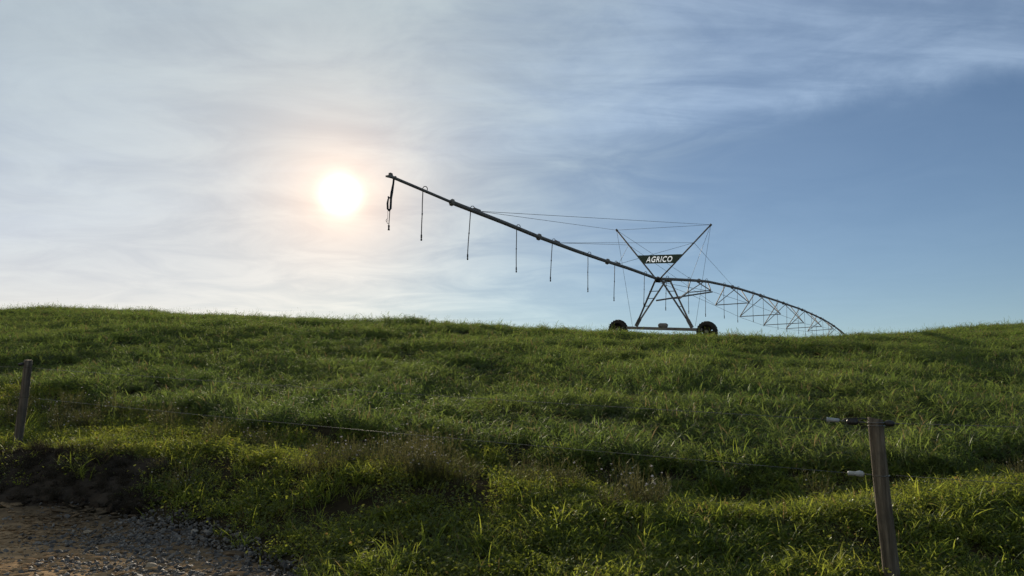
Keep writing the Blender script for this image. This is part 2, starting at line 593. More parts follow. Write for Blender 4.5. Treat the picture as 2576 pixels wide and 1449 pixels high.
def ground(x, y):
    x = np.asarray(x, float)
    y = np.asarray(y, float)
    z = smooth_ground(x, y)
    d = fence_d(x, y)
    fld = sstep(d, -0.2, 2.0)
    near = sstep(np.hypot(x, y - 22), 70, 45)
    z = z + near * fld * (0.27 * fbm(x, y, 5.2, 2, 3.3) + np.clip(.5 + 1.2 * fbm(x, y, 11.0, 2, 21.0), .1, 1.3) * 0.12 * fbm(x, y, 2.3, 2, 8.1))
    vg = sstep(y - road_edge(x), 0.0, 0.8) * (1 - fld) * near
    z = z + vg * (0.07 * fbm(x, y, 1.1, 3, 1.2)) + mound(x, y)
    q = crop_edge(x) - y
    on = near * sstep(x, -6, -2)
    z = z + on * (-0.13 * np.exp(-((q - .7) / .55) ** 2) + 0.09 * np.exp(-((q - 2.1) / .5) ** 2)) + 0.04 * near * sstep(q, .15, -.5) * sstep(q, -9, -2)
    return z


def axis(segs):
    out = [segs[0][0]]
    for a, b, st in segs:
        n = max(1, int(round((b - a) / st)))
        out += list(a + (b - a) * (np.arange(1, n + 1) / n))
    return np.array(out)


def grow(a, b, n, inward):
    """n+1 values from a to b whose steps grow away from the middle"""
    k = np.linspace(0, 1, n + 1) ** 3
    return (a + (b - a) * k) if not inward else (b + (a - b) * k[::-1])


gx = np.r_[grow(-40, -2500, 22, False)[:0:-1], axis([(-40, -12, .6), (-12, 10, .18), (10, 40, .6)]), grow(40, 2500, 22, False)[1:]]
gy = np.r_[grow(-8, -2500, 20, False)[:0:-1], axis([(-8, 3, .5), (3, 16, .16), (16, 62, .45)]), grow(62, 3000, 26, False)[1:]]
GX, GY = np.meshgrid(gx, gy)
GZ = ground(GX, GY)
inside_road = sstep(road_edge(GX) - GY, 0.05, 0.45) * sstep(GY - (road_edge(GX) - 8.4), 0.05, 0.45)
GZ = GZ - 0.10 * inside_road * (np.abs(GX) < 34)


def grid_mesh(name, X, Y, Z, m):
    ny, nx = X.shape
    vs = np.c_[X.ravel(), Y.ravel(), Z.ravel()]
    i = np.arange(ny - 1)[:, None] * nx + np.arange(nx - 1)[None, :]
    fs = np.stack([i, i + 1, i + nx + 1, i + nx], axis=-1).reshape(-1, 4)
    me = bpy.data.meshes.new(name)
    me.vertices.add(len(vs))
    me.vertices.foreach_set('co', vs.ravel())
    me.loops.add(fs.size)
    me.loops.foreach_set('vertex_index', fs.ravel().astype(np.int32))
    me.polygons.add(len(fs))
    me.polygons.foreach_set('loop_start', (np.arange(len(fs)) * 4).astype(np.int32))
    me.polygons.foreach_set('loop_total', np.full(len(fs), 4, np.int32))
    me.polygons.foreach_set('use_smooth', np.ones(len(fs), bool))
    me.update(calc_edges=True)
    me.validate()
    me.materials.append(m)
    o = bpy.data.objects.new(name, me)
    col.objects.link(o)
    return o


tag(grid_mesh('ground', GX, GY, GZ, M['soil']), kind='structure')

# dirt road: follows the edge line, rough and rutted in real relief
rx = axis([(-32, -9, .5), (-9, 0.5, .035), (0.5, 32, .5)])
rf = np.r_[np.linspace(0, 0.55, 16)[:-1], np.linspace(0.55, 1, 130)]
RX, RF = np.meshgrid(rx, rf)
RE = road_edge(RX) + 0.18 * fbm(RX, RX * 0, 0.9, 3, 4.4)
RY = RE - 8.4 * (1 - RF)
RZ = ground(RX, RY)
rel = 0.018 * fbm(RX, RY, 1.1, 2, 6.1) + 0.022 * (0.5 - np.abs(fbm(RX * 0.45, RY, 0.16, 3, 2.2))) + 0.014 * fbm(RX, RY, 0.09, 2, 9.3)
edge_fall = sstep(RF, 1.0, 0.965) * sstep(RF, 0.0, 0.03)
RZ = RZ + edge_fall * (0.012 + rel) - (1 - edge_fall) * 0.05
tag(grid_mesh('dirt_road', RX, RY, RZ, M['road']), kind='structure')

# dark eroded soil on the cut bank, a lumpy skin lying on the slope
bx = np.linspace(-9.6, -4.3, 120)
bt = np.linspace(0, 1, 60)
BX, BT = np.meshgrid(bx, bt)
top = 11.75 - 0.42 * (BX + 6.9) * (BX > -6.9) - 0.55 * (BX + 6.9) * (BX < -6.9) + 0.55 * fbm(BX, BX * 0, 0.9, 3, 1.9)
foot = road_edge(BX) - 0.12
BY = foot + (top - foot) * BT
fall = np.clip(np.minimum(BT, 1 - BT) * 9, 0, 1) * np.clip((BX + 9.6) * 2, 0, 1) * np.clip((-4.3 - BX) * 2, 0, 1)
BZ = ground(BX, BY) - 0.03 * (1 - fall) + fall * (0.05 + 0.10 * np.abs(fbm(BX, BY, 0.35, 4, 5.5)))
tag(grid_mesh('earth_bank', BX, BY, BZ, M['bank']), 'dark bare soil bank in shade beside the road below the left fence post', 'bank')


# ------------------------------------------------------------------ irrigation machine
TOP = Vector((7.868, 42.0, 8.243))           # pipe joint over the last tower
AZ = R(31)
UX = Vector((math.sin(AZ), math.cos(AZ), 0))
G0 = TOP + UX * 0.8
GZ0 = float(ground([G0.x], [G0.y])[0])
machine = empty('irrigation_machine', (G0.x, G0.y, GZ0), R(90) - AZ)
tag(machine, 'centre pivot irrigation machine with wheeled tower and long drop hose pipe on the hill crest', 'irrigation machine')
DZ = TOP.z - GZ0


def L(s, v, z):
    """s along the pipe away from the camera, v across it to the right, z above the joint"""
    return Vector((s - 0.8, -v, z + DZ))


def part(mb, name, m, smooth=False):
    return mb.build(name, m, machine, smooth)


PIPE = [(-22.3, .05), (-19.16, -.04), (-16, -.06), (-13.2, -.11), (-10, -.11), (-7, -.07), (-4, 0.0), (0, 0.02), (1.7, .25), (5.4, .70), (7.15, .90), (8.9, 1.09),
        (12.85, 1.37), (14.65, 1.48), (16.4, 1.58), (20.7, 1.77), (24.45, 1.91), (28.8, 2.08), (32.7, 2.2), (37.5, 2.37), (41.7, 2.45), (46.5, 2.5), (50.9, 2.52),
        (56.1, 2.43), (62, 2.2), (68, 1.85), (74, 1.4)]
PS, PZ = [a for a, b in PIPE], [b for a, b in PIPE]


def pz(s):
    return float(np.interp(s, PS, PZ))


def pipe_path(a, b, n):
    return [L(x, 0, pz(x)) for x in np.linspace(a, b, n)]


part(MB().tube(pipe_path(-19.16, -0.05, 24), 0.076, 12), 'overhang_pipe', M['steel'], True)
part(MB().tube(pipe_path(-22.35, -19.2, 6), 0.048, 10), 'end_pipe', M['steel'], True)
part(MB().tube(pipe_path(0.05, 74, 90), 0.084, 12), 'span_pipe', M['steel'], True)
for s in (-19.16, -13.2, -6.6, 0.0, 7.15, 14.65, 22.6, 30.76, 39.0, 48.7, 57.0):
    a, b = L(s - .09, 0, pz(s - .09)), L(s + .09, 0, pz(s + .09))
    mid = (a + b) / 2
    k = 0.9 if s < -18 else 1.0
    part(MB().tube([a, a.lerp(b, .3), mid, a.lerp(b, .7), b], [.085 * k, .11 * k, .145 * k, .11 * k, .085 * k], 8), 'pipe_flange', M['steel'])
part(MB().tube([L(-0.28, 0, -.02), L(-.15, 0, -.04), L(.2, 0, -.02), L(.32, 0, .02)], [.09, .135, .135, .09], 12), 'flexible_joint', M['rubber'], True)

# end of the overhang: cap, small bracket and the end drop with its bent valve
part(MB().bar(L(-22.2, 0, .05), L(-22.5, 0, .02), .11, .05).bar(L(-22.34, 0, .03), L(-22.33, 0, .15), .08, .10)
     .bar(L(-22.28, 0, .12), L(-22.2, 0, .04), .03, .05).bar(L(-22.12, 0, .03), L(-22.11, 0, .11), .05, .05), 'end_bracket', M['steel'])
ed = part(MB().tube([L(-22.18, 0, .03), L(-22.2, 0, -.15), L(-22.25, 0, -.42), L(-22.29, 0, -.62), L(-22.30, 0, -.93), L(-22.36, 0, -1.0),
                     L(-22.43, 0, -.97), L(-22.445, 0, -.80), L(-22.42, 0, -.68)], [.03, .03, .036, .034, .034, .032, .03, .03, .024], 8), 'end_drop_pipe', M['hose'], True)
for mb, nm in ((MB().tube([L(-22.33, 0, -1.0), L(-22.36, 0, -1.44), L(-22.36, 0, -1.46), L(-22.36, 0, -1.54), L(-22.36, 0, -1.60)], [.012, .012, .032, .022, .034], 8), 'nozzle'),
               (MB().tube([L(-22.22, 0, -.12), L(-22.31, 0, -.45), L(-22.33, 0, -.62)], .012, 6), 'side_tube'),
               (MB().bar(L(-22.43, 0, -.69), L(-22.36, 0, -.60), .03).bar(L(-22.40, 0, -.66), L(-22.42, 0, -.58), .03), 'valve'),
               (MB().tube([L(-22.42, 0, -1.0), L(-22.42, 0, -1.26), L(-22.47, 0, -1.29), L(-22.5, 0, -1.34), L(-22.45, 0, -1.38), L(-22.40, 0, -1.33), L(-22.44, 0, -1.28),
                           L(-22.46, 0, -1.36), L(-22.42, 0, -1.42), L(-22.37, 0, -1.39)], .006, 5), 'loose_wire')):
    rebase(part(mb, nm, M['hose'], True), ed)

# drop hoses with gooseneck and weighted nozzle
HS = [(-20.54, -.04, -1.55), (-17.83, -.17, -1.75), (-14.69, -.03, -1.71), (-11.81, -.2, -1.69), (-8.42, -.06, -1.69), (-5.45, -.18, -1.77), (-1.62, -.2, -1.62),
      (1.68, -.26, -1.49), (5.46, -.09, -1.27), (8.92, -.3, -1.14), (12.92, -.13, -.86), (16.42, -.3, -.83), (20.68, -.15, -.41), (24.0, -.2, -.45), (28.79, -.05, -.31),
      (32.67, -.5, -.22), (37.5, -.2, -.02), (40.6, -.1, .1), (44.2, -.2, .15), (46.5, -.1, .3), (50.5, -.1, .5), (54, -.1, .6), (56.1, -.1, .7)]
for s, ds, zb in HS:
    zp = pz(s) + .08
    off = -0.10
    hz = pz(s) - .05
    j = [random.uniform(-.012, .012) for _ in range(3)]
    gn = MB().tube([L(s + .02, 0, zp - .02), L(s + .02, 0, zp + .05), L(s - .01, -.03, zp + .10), L(s - .06, -.07, zp + .095), L(s - .09, off, zp + .03), L(s - .08, off, hz - .02)], .014, 6)
    xs = s - .08
    hp = [L(xs + ds * k * .9 + j[i % 3] * (1 if 0 < k < 1 else 0), off, hz + (zb - hz + .15) * k) for i, k in enumerate((0, .25, .5, .75, 1))]
    hose = part(MB().tube(hp, .0155, 6), 'drop_hose', M['hose'], True)
    e = L(xs + ds * .9, off, zb + .16)
    rebase(part(gn, 'gooseneck', M['hose'], True), hose)
    rebase(part(MB().tube([e, e + Vector((0, 0, -.02)), e + Vector((0, 0, -.12)), e + Vector((0, 0, -.125)), e + Vector((0, 0, -.17)), e + Vector((0, 0, -.21))],
                          [.016, .026, .026, .016, .029, .024], 8), 'nozzle_weight', M['hose'], True), hose)
    m_ = hp[2]
    rebase(part(MB().tube([m_ + Vector((0, 0, .02)), m_ + Vector((0, 0, -.03))], .022, 6), 'hose_coupling', M['hose'], True), hose)

# tower: four legs, rungs, base beam, drive, wheels
BL, BR = (0.8, -1.64, -2.36), (0.8, 1.54, -2.60)
LEGT = [((0.0, -.18, -.06), BL), ((1.6, -.12, .16), BL), ((0.0, .19, -.08), BR), ((1.6, .13, .14), BR)]
for a, b in LEGT:
    sgn = -1 if a[0] < .5 else 1
    bb = (b[0] + sgn * .05, b[1], b[2])
    p, q = L(*a), L(*bb)
    # steel angle: two thin plates
    mb = MB().bar(p, q, .105, .014, up=(0, 1, 0)).bar(p + Vector((.045 * -sgn, 0, 0)), q + Vector((.045 * -sgn, 0, 0)), .014, .095, up=(0, 1, 0))
    part(mb, 'leg', M['steel'])
for i, j in ((0, 1), (2, 3)):
    for k in (.23, .39, .56):
        p = L(*LEGT[i][0]).lerp(L(*LEGT[i][1]), k)
        q = L(*LEGT[j][0]).lerp(L(*LEGT[j][1]), k)
        e = (q - p) * .08
        part(MB().bar(p - e, q + e, .05, .04), 'leg_rung', M['steel'])
    b = L(*LEGT[i][1])
    top_ = L(*LEGT[i][0]).lerp(L(*LEGT[j][0]), .5)
    part(MB().bar(b + Vector((0, 0, -.02)), b.lerp(top_, .16), .17, .13, up=(1, 0, 0)), 'leg_gusset', M['steel'])
part(MB().bar(L(0, -.2, -.1), L(0, .22, -.12), .06, .10).bar(L(1.6, -.2, .12), L(1.6, .2, .10), .06, .10)
     .bar(L(0.1, -.02, -.11), L(1.5, -.02, .1), .07, .07), 'tower_head', M['steel'])
tilt = (BR[2] - BL[2]) / (BR[1] - BL[1])


def beam_z(v):
    return BL[2] - .12 + (v - BL[1]) * tilt


part(MB().bar(L(.8, -2.45, beam_z(-2.45)), L(.8, 2.1, beam_z(2.1)), .16, .15), 'base_beam', M['steel'])
mo = part(MB().tube([L(.8, -.33, beam_z(-.33) + .17), L(.8, -.26, beam_z(-.2) + .18), L(.8, .10, beam_z(.1) + .18), L(.8, .17, beam_z(.17) + .17)], [.09, .13, .13, .09], 12)
          .bar(L(.8, -.15, beam_z(-.15) + .06), L(.8, .02, beam_z(0) + .06), .16, .10), 'drive_motor', M['steel'])


def wheel(v, zc):
    rad = .56
    cen = L(.8, v, zc)
    mt = Matrix.Translation(cen) @ Matrix.Rotation(R(90), 4, 'Y')       # local z -> pipe direction
    prof = [(.33, -.10), (.37, -.135), (.46, -.15), (.515, -.135), (.53, -.07), (.533, 0), (.53, .07), (.515, .135), (.46, .15), (.37, .135), (.33, .10), (.345, 0)]
    n = 44
    mb = MB()
    vs, fs = [], []
    for i in range(n):
        a = 2 * math.pi * i / n
        for r_, z_ in prof:
            vs.append(mt @ Vector((r_ * math.cos(a), r_ * math.sin(a), z_)))
    K = len(prof)
    for i in range(n):
        for k in range(K):
            fs.append((i * K + k, ((i + 1) % n) * K + k, ((i + 1) % n) * K + (k + 1) % K, i * K + (k + 1) % K))
    mb.add(vs, fs)
    for i in range(22):                                                     # chevron lugs
        for sd_ in (-1, 1):
            a0 = 2 * math.pi * (i + (.5 if sd_ > 0 else 0)) / 22
            a1 = a0 + .20
            pts = []
            for (a, z_) in ((a0, 0.0), (a1, sd_ * .14)):
                for da in (-.035, .035):
                    for r_ in (.505, .562):
                        rr = r_ - (.012 if z_ else 0)
                        pts.append(mt @ Vector((rr * math.cos(a + da), rr * math.sin(a + da), z_)))
            mb.add(pts, [(0, 2, 3, 1), (4, 5, 7, 6), (1, 3, 7, 5), (0, 4, 6, 2), (0, 1, 5, 4), (2, 6, 7, 3)])
    w = empty('wheel', cen)
    w.parent = machine
    ty = mb.build('tyre', M['rubber'], None, False)
    ty.parent = w
    ty.location = ty.location - cen
    # rim: dished plate with hand holes
    rr = [.0, .06, .12, .17, .235, .30, .345]
    zz = [.045, .045, .03, .03, .02, .02, .06]
    NA = 40
    bm = bmesh.new()
    rows = []
    for r_, z_ in zip(rr, zz):
        if r_ == 0:
            rows.append([bm.verts.new(mt @ Vector((0, 0, z_)) - cen)])
        else:
            rows.append([bm.verts.new(mt @ Vector((r_ * math.cos(2 * math.pi * k / NA), r_ * math.sin(2 * math.pi * k / NA), z_)) - cen) for k in range(NA)])
    for k in range(NA):
        bm.faces.new((rows[0][0], rows[1][k], rows[1][(k + 1) % NA]))
    for q in range(1, len(rr) - 1):
        for k in range(NA):
            if q == 4 and k in (8, 28):
                continue
            bm.faces.new((rows[q][k], rows[q + 1][k], rows[q + 1][(k + 1) % NA], rows[q][(k + 1) % NA]))
    bmesh.ops.solidify(bm, geom=bm.faces[:], thickness=.012)
    me = bpy.data.meshes.new('rim')
    bm.to_mesh(me)
    bm.free()
    me.materials.append(M['rubber'])
    rim = bpy.data.objects.new('rim', me)
    col.objects.link(rim)
    rim.parent = w
    hub = MB().tube([L(.8, v, zc) + Vector((-.13, 0, 0)), L(.8, v, zc) + Vector((.12, 0, 0))], .085, 12).build('hub_gearbox', M['steel'], None, False)
    hub.parent = w
    hub.location = hub.location - cen
    return w


wheel(-2.72, -2.51)
wheel(2.34, -2.87)

# masts and sign
TL, TR = (0, -2.34, 2.99), (0, 3.0, 2.66)
ML0, MR0 = (0, -.10, .03), (0, .12, .03)
for a, b in ((ML0, TL), (MR0, TR)):
    p, q = L(*a), L(*b)
    mast = part(MB().tube([p, q], .042, 8), 'mast', M['steel'], True)
    d = (q - p).normalized()
    rebase(part(MB().tube([q - d * .07, q + d * .05], .062, 8), 'mast_cap', M['steel'], True), mast)


def on_mast(a, b, z):
    k = (z - a[2]) / (b[2] - a[2])
    return tuple(a[i] + (b[i] - a[i]) * k for i in range(3))


SQ = [on_mast(ML0, TL, .93), on_mast(MR0, TR, .80), on_mast(MR0, TR, 1.24), on_mast(ML0, TL, 1.42)]
SF = -.035
cu = bpy.data.curves.new('lettering', 'FONT')
cu.body = 'AGRICO'
cu.align_x, cu.align_y = 'CENTER', 'CENTER'
cu.size, cu.shear, cu.space_character = 0.42, 0.24, 1.10
tx = bpy.data.objects.new('lettering', cu)
col.objects.link(tx)
dg = bpy.context.evaluated_depsgraph_get()
crv = tx.evaluated_get(dg).to_curve(dg)
polys = []
for sp in crv.splines:
    bp = sp.bezier_points
    pts = []
    for k in range(len(bp)):
        a, b = bp[k], bp[(k + 1) % len(bp)]
        p0, p1, p2, p3 = a.co, a.handle_right, b.handle_left, b.co
        for f in ((0,) if a.handle_right_type == 'VECTOR' and b.handle_left_type == 'VECTOR' else (0, .25, .5, .75)):
            g = 1 - f
            q = p0 * g ** 3 + p1 * (3 * g * g * f) + p2 * (3 * g * f * f) + p3 * f ** 3
            if not pts or (Vector((q.x, q.y)) - pts[-1]).length > 1e-4:
                pts.append(Vector((q.x, q.y)))
    if (pts[0] - pts[-1]).length < 1e-4:
        pts.pop()
    polys.append(pts)
bpy.data.objects.remove(tx)


def poly_area(p):
    return sum(p[i].x * p[(i + 1) % len(p)].y - p[(i + 1) % len(p)].x * p[i].y for i in range(len(p))) / 2


big = max(polys, key=lambda p: abs(poly_area(p)))
outer_sign = 1 if poly_area(big) > 0 else -1


def fatten(p, w):
    out = []
    for i in range(len(p)):
        a = (p[i] - p[i - 1]).normalized()
        b = (p[(i + 1) % len(p)] - p[i]).normalized()
        na, nb = Vector((a.y, -a.x)), Vector((b.y, -b.x))
        n_ = na + nb
        k = w / max(.45, (1 + na.dot(nb)) / 2)
        out.append(p[i] + n_ / 2 * k * outer_sign)
    return out


polys = [fatten(p, .0125) for p in polys]
xs_ = [q.x for p in polys for q in p]
ys_ = [q.y for p in polys for q in p]
mx_, my_ = (min(xs_) + max(xs_)) / 2, (min(ys_) + max(ys_)) / 2
ct = math.atan2((SQ[2][2] + SQ[1][2]) - (SQ[3][2] + SQ[0][2]), (SQ[2][1] + SQ[1][1]) - (SQ[3][1] + SQ[0][1]))
cvv, czz = .11, 1.095
kx = 1.50 / (max(xs_) - min(xs_))
ky = .325 / (max(ys_) - min(ys_))
polys = [[Vector(((q.x - mx_) * kx * math.cos(ct) - (q.y - my_) * ky * math.sin(ct), (q.x - mx_) * kx * math.sin(ct) + (q.y - my_) * ky * math.cos(ct))) for q in p] for p in polys]
outline = [Vector((v_ - cvv, z_ - czz)) for _, v_, z_ in SQ]


def flat(name, loops, depth, m):
    c = bpy.data.curves.new(name, 'CURVE')
    c.dimensions = '2D'
    c.fill_mode = 'BOTH'
    c.extrude = depth
    for p in loops:
        sp = c.splines.new('POLY')
        sp.points.add(len(p) - 1)
        for k, q in enumerate(p):
            sp.points[k].co = (q.x, q.y, 0, 1)
        sp.use_cyclic_u = True
    o = bpy.data.objects.new(name, c)
    col.objects.link(o)
    g = bpy.context.evaluated_depsgraph_get()
    me = bpy.data.meshes.new_from_object(o.evaluated_get(g))
    bpy.data.objects.remove(o)
    me.materials.clear()
    me.materials.append(m)
    o = bpy.data.objects.new(name, me)
    col.objects.link(o)
    return o


rot = Matrix((Vector((0, -1, 0)), Vector((0, 0, 1)), Vector((-1, 0, 0)))).transposed().to_4x4()
sign = flat('sign_board', [outline] + polys, .012, M['green'])
sign.data.transform(rot)
sign.parent = machine
sign.location = L(SF, cvv, czz)
lt = flat('lettering', polys, 0.0, M['letters'])
lt.data.transform(rot)
lt.parent = sign
sign['label'] = 'dark green sign board with white AGRICO lettering'

# trusses under the span
TRUSS = [(7.28, (-.80, .25), (.68, .26), (5.46, 7.93, 6.74, 8.99)), (14.92, (-1.32, .32), (1.06, .32), (12.81, 15.47, 14.37, 17.05)),
         (22.92, (-1.75, .30), (1.40, .30), (20.67, 23.38, 22.38, 25.24)), (31.3, (-1.87, .36), (1.51, .37), (28.77, 31.52, 31.37, 33.64)),
         (40.2, (-1.85, .78), (1.46, .83), (37.47, 40.08, 40.48, 42.86)), (49.5, (-1.54, 1.28), (1.10, 1.37), (46.25, 49.66, 49.91, 52.29)),
         (58.5, (-1.1, 1.3), (.8, 1.35), (56, 58.5, 58.6, 60.6))]
cl, cr = [(.5, -.05, -.12)], [(.6, .08, -.10)]
for s, (va, za), (vb, zb), st in TRUSS:
    A, B = L(s, va, za), L(s, vb, zb)
    for node, s1 in ((A, st[0]), (A, st[1]), (B, st[2]), (B, st[3])):
        part(MB().bar(node, L(s1, 0, pz(s1) - .07), .05, .05), 'truss_strut', M['steel'])
    part(MB().bar(A, B, .055, .055), 'truss_spreader', M['steel'])
    cl.append((s, va, za - .05))
    cr.append((s, vb + .06, zb - .07))
for ch in (cl, cr):
    for a, b in zip(ch[:-1], ch[1:]):
        part(MB().tube([L(*a), L(*b)], .011, 6), 'truss_rod', M['cable'], True)
# braces from the first truss to the tower legs
part(MB().bar(L(0.85, -.42, -1.02), L(7.3, .74, .17), .085, .085), 'tower_brace', M['steel'])
part(MB().bar(L(0.7, .95, -1.0), L(7.28, -.80, .25), .075, .075), 'tower_brace', M['steel'])

# stay cables
m1L, m1R = on_mast(ML0, TL, 2.07), on_mast(MR0, TR, 1.80)
A1, A2, A3 = (-17.6, 0, pz(-17.6) + .05), (-11.6, 0, pz(-11.6) + .05), (-5.3, 0, pz(-5.3) + .05)
t2 = TRUSS[1]
for a, b in ((A1, TR), (A1, TL), (A2, m1R), (A2, m1L), (A3, m1R), (A3, m1L), (TL, TR), (TL, (.8, -1.85, -2.4)), (TR, (.8, 1.72, -2.55)),
             (TL, (5.55, 0, pz(5.5) + .08)), (TR, (5.55, 0, pz(5.5) + .08)), (m1L, (t2[0], t2[1][0], t2[1][1])), (m1R, (14.7, 0, pz(14.7) + .1))):
    part(MB().tube([L(*a), L(*b)], .0085, 5), 'stay_cable', M['cable'], True)
for a in (A1, A2, A3):
    part(MB().bar(L(a[0] - .25, 0, pz(a[0] - .25) + .07), L(a[0] + .12, 0, a[2] + .02), .10, .09), 'cable_bracket', M['steel'])


# ------------------------------------------------------------------ fence
fence = empty('wire_fence', (2.97, 6.5, float(ground([2.97], [6.5])[0])))
tag(fence, 'two strand wire fence with leaning round wooden posts along the verge', 'fence')
FO = fence.location.copy()


def fpart(mb, name, m, smooth=False):
    mb.v = [tuple(Vector(x) - FO) for x in mb.v]
    return mb.build(name, m, fence, smooth)


def post(bot, top_, r0, r1, seed):
    rr = random.Random(seed)
    n, k = 20, 16
    bot, top_ = Vector(bot), Vector(top_)
    ph = [rr.uniform(0, 6.28) for _ in range(4)]
    vs, fs = [], []
    for i in range(k + 1):
        f = i / k
        c = bot.lerp(top_, f)
        c += Vector((math.sin(f * 5 + ph[0]), math.sin(f * 4 + ph[1]), 0)) * .006
        for j in range(n):
            a = 2 * math.pi * j / n
            r_ = (r0 + (r1 - r0) * f) * (1 + .035 * math.sin(3 * a + ph[2] + f * 2) + .03 * math.sin(5 * a + ph[3]) + rr.uniform(-.015, .015))
            zo = 0
            if i == k:
                zo = .012 * math.cos(a + ph[1]) + rr.uniform(-.004, .004)
            vs.append(c + Vector((math.cos(a) * r_, math.sin(a) * r_, zo)))
    for i in range(k):
        for j in range(n):
            fs.append((i * n + j, i * n + (j + 1) % n, (i + 1) * n + (j + 1) % n, (i + 1) * n + j))
    b = k * n
    vs.append(top_ + Vector((0, 0, -.006)))
    for j in range(n):
        fs.append((b + j, b + (j + 1) % n, len(vs) - 1))
    return MB().add(vs, fs)


PRb, PRt = Vector((3.0, 6.5, -.10)), Vector((2.955, 6.5, 1.40))
PLb, PLt = Vector((-7.70, 12.5, .62)), Vector((-7.655, 12.5, 2.215))
p_r = fpart(post(PRb, PRt, .064, .058, 3), 'post', M['wood'], True)
p_r['label'] = 'near post with insulators at its top'
p_l = fpart(post(PLb, PLt, .066, .060, 5), 'post', M['wood'], True)
# next posts along the line, off to the sides
EXTRA = []
for k, sg in ((1, 1), (2, -1)):
    base = np.array([-7.7, 12.5]) + FD * 12.3 if sg > 0 else np.array([2.97, 6.5]) - FD * 9.0
    z = float(ground([base[0]], [base[1]])[0])
    fpart(post((base[0], base[1], z - .3), (base[0], base[1], z + 1.22), .064, .058, 20 + k), 'post', M['wood'], True)
    EXTRA.append(Vector((base[0], base[1], z)))
WT = [Vector((2.63, 6.684, 1.388)), Vector((-7.70, 12.44, 2.10))]
WB = [Vector((2.75, 6.616, .956)), Vector((-7.70, 12.44, 1.64))]


def wire(a, b, sag=.02):
    return MB().tube([a.lerp(b, k) - Vector((0, 0, sag * 4 * k * (1 - k))) for k in np.linspace(0, 1, 14)], .0022, 5)


fpart(wire(*WT), 'wire', M['wire'], True)
fpart(wire(*WB), 'wire', M['wire'], True)
for h, wl in ((1.12, WT[1]), (.62, WB[1])):
    fpart(wire(wl, EXTRA[0] + Vector((0, 0, h))), 'wire', M['wire'], True)
fpart(wire(Vector((3.07, 6.44, 1.36)), EXTRA[1] + Vector((0, 0, 1.12))), 'wire', M['wire'], True)
fpart(wire(Vector((3.06, 6.44, .95)), EXTRA[1] + Vector((0, 0, .62))), 'wire', M['wire'], True)


def ring(c, r, th):
    return MB().tube([c + Vector((math.cos(a) * r, math.sin(a) * r, 0)) for a in np.linspace(0, 2 * math.pi, 19)], th, 5)


for z in (1.365, 1.340, .945):
    k = (z - PRb.z) / (PRt.z - PRb.z)
    rebase(fpart(ring(PRb.lerp(PRt, k), .0645, .0035), 'tie_wire', M['wire'], True), p_r)
fd3 = Vector((FD[0], FD[1], .0))
# upper run: white insulator, wire link, black tube insulator, black lead above it
a = Vector((2.632, 6.684, 1.388))
b = Vector((2.718, 6.636, 1.379))
fpart(MB().tube([a, a.lerp(b, .08), a.lerp(b, .12), a.lerp(b, .9), b], [.021, .021, .0185, .0165, .012], 12), 'strain_insulator', M['white_plastic'], True)
c1, c2 = Vector((2.765, 6.609, 1.372)), Vector((2.842, 6.566, 1.368))
fpart(MB().tube([b, c1], .0042, 5), 'wire_link', M['wire'], True)
fpart(MB().tube([c1, c1.lerp(c2, .12), c1.lerp(c2, .5), c1.lerp(c2, .88), c2], [.012, .025, .027, .026, .014], 12), 'tube_insulator', M['black_plastic'], True)
fpart(MB().tube([c2, Vector((2.91, 6.53, 1.366))], .0042, 5), 'wire_link', M['wire'], True)
fpart(MB().tube([Vector((2.735, 6.61, 1.386)), Vector((2.78, 6.59, 1.397)), Vector((2.85, 6.56, 1.398)), Vector((2.92, 6.50, 1.392))], .005, 6), 'insulated_lead', M['black_plastic'], True)
d1, d2 = Vector((3.005, 6.455, 1.362)), Vector((3.075, 6.425, 1.358))
fpart(MB().tube([d1, d1.lerp(d2, .15), d1.lerp(d2, .5), d1.lerp(d2, .85), d2], [.010, .022, .026, .020, .008], 12), 'tube_insulator', M['black_plastic'], True)
# lower run: bottle shaped white insulator
e1, e2 = Vector((2.752, 6.616, .955)), Vector((2.862, 6.556, .952))
fpart(MB().tube([e1, e1.lerp(e2, .05), e1.lerp(e2, .42), e1.lerp(e2, .55), e1.lerp(e2, .72), e1.lerp(e2, .9), e2], [.014, .018, .016, .020, .026, .022, .008], 12), 'strain_insulator', M['white_plastic'], True)
fpart(MB().tube([e2, Vector((2.92, 6.52, .950))], .004, 5), 'wire_link', M['wire'], True)
# a bracket at the top of the far post
rebase(fpart(MB().tube([PLt + Vector((-.03, -.05, -.06)), PLt + Vector((-.10, -.05, -.075))], .025, 8), 'tube_insulator', M['black_plastic'], True), p_l)


# ------------------------------------------------------------------ plants: prototypes
protos = bpy.data.collections.new('plant_prototypes')


def finish_proto(name, vs, fs, blade, along, m, coll):
    me = bpy.data.meshes.new(name)
    me.from_pydata(vs, [], fs)
    me.materials.append(m)
    at = me.attributes.new('blade', 'FLOAT', 'POINT')
    at.data.foreach_set('value', blade)
    at = me.attributes.new('along', 'FLOAT', 'POINT')
    at.data.foreach_set('value', along)
    me.polygons.foreach_set('use_smooth', [True] * len(me.polygons))
    me.update()
    o = bpy.data.objects.new(name, me)
    coll.objects.link(o)
    return o


